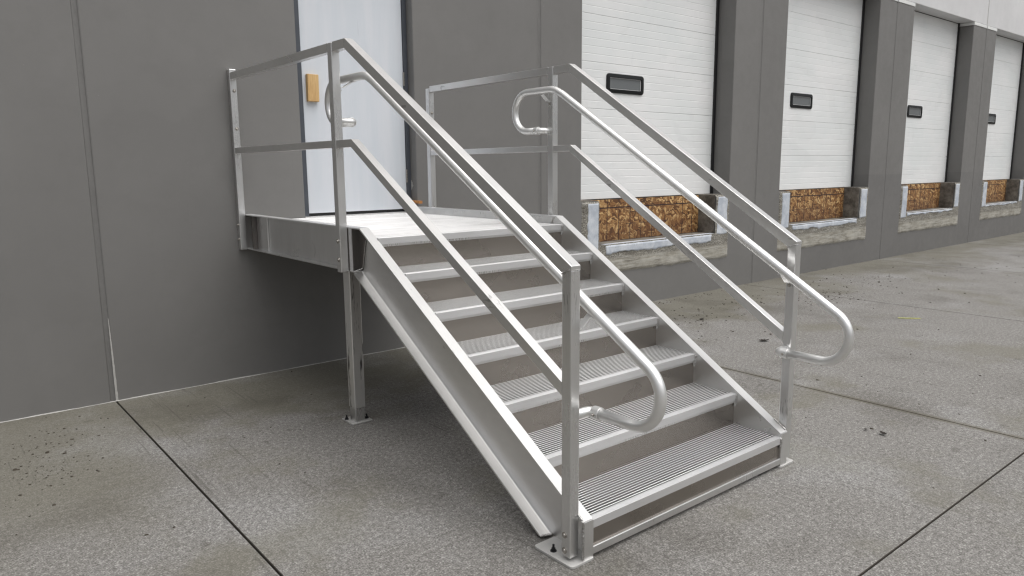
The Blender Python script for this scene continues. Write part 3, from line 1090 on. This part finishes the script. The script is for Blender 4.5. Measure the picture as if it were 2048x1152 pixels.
# square rails ------------------------------------------------------------
def rails(xa, zt, zm, s_w, s_c0, s_c1, s_bt, s_bm, s_n0, s_n1, ztn, zmn):
    x0, x1 = xa+0.0015, xa+0.0485
    link('top_rail', B(x0, x1, -s_c0+0.001, -s_w, zt-0.050, zt), M['alu_slope'], st, bevel=0.003)
    sp = link('top_rail', prism_x(bmesh.new(), [(s_c1+0.001, zt), (s_bt-0.0006, zt), (s_bt-0.014, zt-0.050), (s_c1+0.001, zt-0.050)], x0, x1), M['alu_slope'], st, bevel=0.002)
    sl = link('sloped_top_rail', prism_x(bmesh.new(), [(s_bt, zt), (s_n1+0.001, ztn), (s_n1+0.001, ztn-0.015), (s_n0-0.003, ztn-0.029), (s_bt-0.0134, zt-0.050)], xa-0.001, xa+0.0505), M['alu_slope'], st, bevel=0.002)
    link('mid_rail', B(x0, x1, -s_c0+0.001, -s_w, zm-0.043, zm), M['alu_slope'], st, bevel=0.003)
    link('mid_rail', prism_x(bmesh.new(), [(s_c1+0.001, zm), (s_bm-0.0006, zm), (s_bm-0.012, zm-0.043), (s_c1+0.001, zm-0.043)], x0, x1), M['alu_slope'], st, bevel=0.002)
    link('sloped_mid_rail', prism_x(bmesh.new(), [(s_bm, zm), (s_n0-0.001, zmn), (s_n0-0.001, zmn-0.058), (s_bm-0.0115, zm-0.043)], x0, x1), M['alu_slope'], st, bevel=0.002)
    # welds
    for z_, h_ in ((zt, 0.05), (zm, 0.043)):
        bead((x0-0.001, -s_c0+0.001, z_-h_), (x0-0.001, -s_c0+0.001, z_), 0.0028, sp)
        bead((x0-0.001, -s_c1-0.001, z_-h_-0.001), (x1, -s_c1-0.001, z_-h_-0.001), 0.003, sp)
    bead((x0-0.001, -s_bt+0.006, zt-0.047), (x0-0.001, -s_bt, zt-0.002), 0.0028, sl)
    bead((xa-0.001, -s_n0+0.002, ztn-0.036), (xa-0.001, -s_n1+0.004, ztn-0.016), 0.0035, sl)
    bead((xa, -s_n1-0.0005, ztn-0.017), (xa+0.05, -s_n1-0.0005, ztn-0.017), 0.0022, sl)


rails(0.250, 2.320, 1.778, 0.051, 1.665, 1.716, 1.876, 1.905, 3.604, 3.657, 1.240, 0.768)
rails(1.862, 2.302, 1.764, 0.246, 1.750, 1.802, 1.966, 1.976, 3.622, 3.672, 1.222, 0.735)


# handrails ----------------------------------------------------------------
def arc(c, rr, a0, a1, n=14):
    return [(c[0]+rr*math.cos(math.radians(a0+(a1-a0)*k/n)), c[1]+rr*math.sin(math.radians(a0+(a1-a0)*k/n))) for k in range(n+1)]


def handrail(x, sgn, s_ext, z_top, z_top2, s_bend, s_post_top, s_bx, z_bot, s_post, zline0):
    """path in (s,z): top return loop, level run, slope, bottom return loop"""
    sl = 0.6125
    ang = math.degrees(math.atan(sl))
    R_ = 0.0235
    # line through bend
    zl = lambda s: z_top-(s-s_bend)*sl
    pts = []
    rt = (z_top-z_top2)/2
    cs = s_ext+rt
    pts += [(s_post_top-0.035, z_top2)]
    pts += arc((cs, z_top2+rt), rt, 270, 90)
    # smooth bend
    pts += [(s_bend-0.07, z_top), (s_bend-0.035, z_top-0.002), (s_bend, z_top-0.009), (s_bend+0.035, zl(s_bend+0.035)-0.004), (s_bend+0.07, zl(s_bend+0.07))]
    # bottom loop: tangent circle between slope and horizontal z_bot, extreme s_bx
    nrm = math.sqrt(1+sl*sl)
    k0 = z_top+s_bend*sl
    # (zb+r + sl*(s_bx-r) - k0)/nrm = -r
    rr = (k0-z_bot-sl*s_bx)/(1-sl+nrm)
    c = (s_bx-rr, z_bot+rr)
    pts += arc(c, rr, 90-ang, -90, 18)
    pts += [(s_post+0.045, z_bot)]
    h = link('handrail', tube(bmesh.new(), [(x, -s, z) for s, z in pts], R_, 20), M['alu_pipe'], st, smooth=True)
    px = x-sgn*0.0    # post face is at x - sgn*gap
    face = 0.298 if sgn > 0 else 1.860
    for s_, z_, dr in ((s_post_top, z_top2, -1), (s_post, z_bot, 1)):
        # sleeve around tube then elbow into the post
        s_tube = s_+dr*0.045
        link('coupling', tube(bmesh.new(), [(x, -(s_tube+dr*0.018), z_), (x, -(s_tube-dr*0.022), z_)], 0.0275, 20), M['alu_pipe'], h, bevel=0.002)
        e = []
        for q in range(9):
            a = math.radians(90*q/8)
            rr_ = 0.030
            e.append((x-sgn*(rr_-rr_*math.cos(a)), -(s_+dr*0.022-dr*rr_*math.sin(a)+dr*0.008), z_))
        e = [(x, -(s_tube-dr*0.002), z_)]+e+[(face, e[-1][1], z_)]
        link('elbow', tube(bmesh.new(), e, 0.0215, 16), M['alu_pipe'], h, smooth=True)
        bolt((x-0.0275, -s_tube, z_), '-x', h, 0.0045)
    return h, zl


hL, zlL = handrail(0.387, 1, 1.365, 2.137, 1.885, 1.865, 1.69, 3.995, 0.625, 3.63, 0)
hR, zlR = handrail(1.775, -1, 1.495, 2.135, 1.865, 1.925, 1.776, 4.020, 0.643, 3.645, 0)


def bracket(h, x, face, s, ztube, zpl, ds=0.0):
    """flat bar bent from the post face out and up to the underside of the tube"""
    bm = bmesh.new()
    w = 0.016
    sg = 1 if x > face else -1
    path = [(face+sg*0.003, zpl-0.028, s), (face+sg*0.003, zpl, s), (face+sg*0.028, zpl+0.004, s), (x-sg*0.010, ztube-0.026, s+ds), (x+sg*0.012, ztube-0.023, s+ds)]
    th = 0.0025
    ra, rb, rc, rd = [], [], [], []
    for i, (px, pz, ps) in enumerate(path):
        q = path[min(i+1, 4)]
        p_ = path[max(i-1, 0)]
        d = Vector((q[0]-p_[0], q[1]-p_[1])).normalized()
        nx_, nz_ = -d.y*th, d.x*th
        ra.append(bm.verts.new((px+nx_, -ps-w, pz+nz_)))
        rb.append(bm.verts.new((px+nx_, -ps+w, pz+nz_)))
        rc.append(bm.verts.new((px-nx_, -ps+w, pz-nz_)))
        rd.append(bm.verts.new((px-nx_, -ps-w, pz-nz_)))
    for i in range(4):
        bm.faces.new((ra[i], rb[i], rb[i+1], ra[i+1]))
        bm.faces.new((rb[i], rc[i], rc[i+1], rb[i+1]))
        bm.faces.new((rc[i], rd[i], rd[i+1], rc[i+1]))
        bm.faces.new((rd[i], ra[i], ra[i+1], rd[i+1]))
    bm.faces.new((ra[0], rd[0], rc[0], rb[0]))
    bm.faces.new((ra[4], rb[4], rc[4], rd[4]))
    link('bracket', bm, M['alu_post'], h, bevel=0.001)
    bolt((face+sg*0.0055, -s, zpl-0.016), 'x' if sg > 0 else '-x', h, 0.006)


bracket(hL, 0.387, 0.298, 3.632, zlL(3.632), zlL(3.632)-0.075)
bracket(hL, 0.387, 0.298, 1.692, 2.137, 2.075)
bracket(hR, 1.775, 1.860, 3.647, zlR(3.647), zlR(3.647)-0.075)
bracket(hR, 1.775, 1.860, 1.776, 2.135, 2.065)


# feet ---------------------------------------------------------------------
def foot(x0, x1, s0, s1, anchors):
    bm = bmesh.new()
    pts = rounded(x0, x1, -s1, -s0, 0.016, 4)
    a = [bm.verts.new((x, y, 0.001)) for x, y in pts]
    b = [bm.verts.new((x, y, 0.0115)) for x, y in pts]
    for e in range(len(pts)):
        bm.faces.new((a[e], a[(e+1) % len(pts)], b[(e+1) % len(pts)], b[e]))
    bm.faces.new(b)
    bm.faces.new(list(reversed(a)))
    o = link('foot_plate', bm, M['alu_foot'], st, bevel=0.001)
    for (ax, as_) in anchors:
        bolt((ax, -as_, 0.0115), 'z', o, mat='black_steel', name='anchor_bolt')
    return o


foot(0.228, 0.362, 3.455, 3.692, [(0.262, 3.545)])
foot(1.790, 1.930, 3.50, 3.690, [])


def leg(x0, s0):
    lg = link('leg', B(x0, x0+0.075, -(s0+0.085), -s0, 0.100, 1.011), M['alu_leg'], st, bevel=0.005)
    link('leg_sleeve', B(x0+0.004, x0+0.071, -(s0+0.081), -(s0+0.004), 0.011, 0.0995), M['alu_post'], lg, bevel=0.004)
    bm = B(x0-0.028, x0+0.118, -(s0+0.095), -(s0-0.055), 0.001, 0.010)
    fp = link('leg_foot', bm, M['alu_foot'], lg, bevel=0.002)
    for (ax, as_) in ((x0-0.012, s0-0.015), (x0+0.100, s0+0.045)):
        bolt((ax, -as_, 0.010), 'z', fp, mat='black_steel', name='anchor_bolt')


leg(0.378, 1.470)
leg(1.705, 1.470)
link('rubber_pad', B(1.62, 1.70, -3.665, -3.60, 0.0005, 0.020), M['black'], st, bevel=0.003)
hk = link('deck_pin', hook, M['alu_bright'], st)


# ------------------------------------------------------------------ small things on the pavement
def chip(bm, x, y, rr, flat=0.4, h0=0.0):
    n = random.randint(5, 7)
    a0 = random.uniform(0, 6.28)
    el = random.uniform(0.5, 1.0)
    ro = random.uniform(0, 3.14)
    bot, top = [], []
    for k in range(n):
        a = a0+2*math.pi*k/n
        q = rr*random.uniform(0.7, 1.2)
        dx, dy = q*math.cos(a), q*el*math.sin(a)
        X, Y = x+dx*math.cos(ro)-dy*math.sin(ro), y+dx*math.sin(ro)+dy*math.cos(ro)
        bot.append(bm.verts.new((X, Y, h0)))
        top.append(bm.verts.new((x+(X-x)*0.7, y+(Y-y)*0.7, h0+rr*flat*random.uniform(0.7, 1.3))))
    for k in range(n):
        bm.faces.new((bot[k], bot[(k+1) % n], top[(k+1) % n], top[k]))
    bm.faces.new(top)


bm = bmesh.new()
clusters = [(-1.35, -1.05, 0.35, 0.45, 210), (-1.15, -0.5, 0.3, 0.25, 40), (6.8, -1.25, 0.8, 0.35, 150), (6.0, -0.7, 0.9, 0.3, 60), (4.6, -1.0, 0.7, 0.5, 120), (8.6, -0.9, 1.2, 0.5, 90),
            (5.3, -0.15, 1.4, 0.08, 90), (10.5, -1.8, 2.5, 1.0, 90), (0.2, -1.4, 1.6, 1.2, 40), (3.5, -3.0, 2.0, 1.8, 50)]
for cx, cy, sx, sy, cnt in clusters:
    for q in range(cnt):
        x, y = random.gauss(cx, sx*0.6), random.gauss(cy, sy*0.6)
        if y > -0.03: continue
        far = 1.0 if x < 1.5 else 1.7
        chip(bm, x, y, (abs(random.gauss(0.003, 0.0026))+0.0018)*far)
tag(link('dirt_crumbs', bm, M['debris']), 'dark crumbs of dirt scattered over the pavement along the wall', 'dirt', kind='stuff')

big_bits = [(-1.214, -0.805, 0.017, 'dark flat dirt clod on the pavement at left, the left one of a close pair', 'dirt clod'),
            (-1.138, -0.89, 0.014, 'dark dirt clod on the pavement at left, the right one of a close pair', 'dirt clod'),
            (-1.294, -1.622, 0.011, 'small dark pebble near the lower left beside faint scratches', 'pebble'),
            (-1.023, -2.244, 0.010, 'round black pebble alone on pale speckled concrete at lower left', 'pebble'),
            (-1.39, -0.983, 0.015, 'dark dirt clod close to the left edge of the pavement', 'dirt clod')]
for x, y, rr, lab, cat in big_bits:
    b_ = bmesh.new()
    chip(b_, 0, 0, rr, 0.45)
    o = link('dirt_clod' if 'clod' in cat else 'pebble', b_, M['debris'], bevel=0.001)
    o.location = (x, y, 0.0)
    tag(o, lab, cat)


def leaf(x, y, rot, ln, wd, lab, curl=0.5):
    bm = bmesh.new()
    n = 10
    rows = []
    for k in range(n+1):
        a = k/n
        w = wd*math.sin(math.pi*min(1, a*0.95+0.03))**0.8*(1+0.25*math.sin(k*2.3))
        zc = 0.004+ln*curl*(a-0.5)**2
        rows.append([bm.verts.new((ln*(a-0.5), s*w, zc+abs(s)*w*0.5+0.0008)) for s in (-1, -0.4, 0, 0.4, 1)])
    for k in range(n):
        for j in range(4):
            bm.faces.new((rows[k][j], rows[k+1][j], rows[k+1][j+1], rows[k][j+1]))
    o = link('dead_leaf', bm, M['leaf'])
    m = o.modifiers.new('thickness', 'SOLIDIFY')
    m.thickness = 0.0008
    o.location = (x, y, 0.001)
    o.rotation_euler = (0, 0, rot)
    tag(o, lab, 'leaf')


leaf(2.714, -3.82, 1.1, 0.055, 0.016, 'curled black dead leaf on the concrete right of the stair foot', 0.7)
leaf(2.714, -3.715, 0.3, 0.022, 0.009, 'tiny black leaf scrap left of the curled dead leaf near the stair foot', 0.6)
leaf(4.317, -2.024, -0.6, 0.10, 0.022, 'long dark dead leaf on the concrete just left of the right newel post', 0.4)
leaf(4.70, -1.05, 0.2, 0.09, 0.016, 'flat dark leaf seen between the right guard rails near the wall', 0.3)
# yellow paint dash
bm = bmesh.new()
n = 16
up_, dn = [], []
for k in range(n+1):
    a = k/n
    up_.append(bm.verts.new((0.22*(a-0.5), 0.030*(0.6+0.5*noise.noise(Vector((k*0.7, 1, 0)))), 0)))
    dn.append(bm.verts.new((0.22*(a-0.5), -0.026*(0.6+0.6*noise.noise(Vector((k*0.8, 5, 0)))), 0)))
for k in range(n):
    bm.faces.new((dn[k], dn[k+1], up_[k+1], up_[k]))
o = link('paint_mark', bm, M['yellow'])
o.location = (6.375, -2.46, 0.004)
o.rotation_euler = (0, 0, -0.85)
tag(o, 'short smeared yellow paint dash on the concrete at right', 'paint mark')
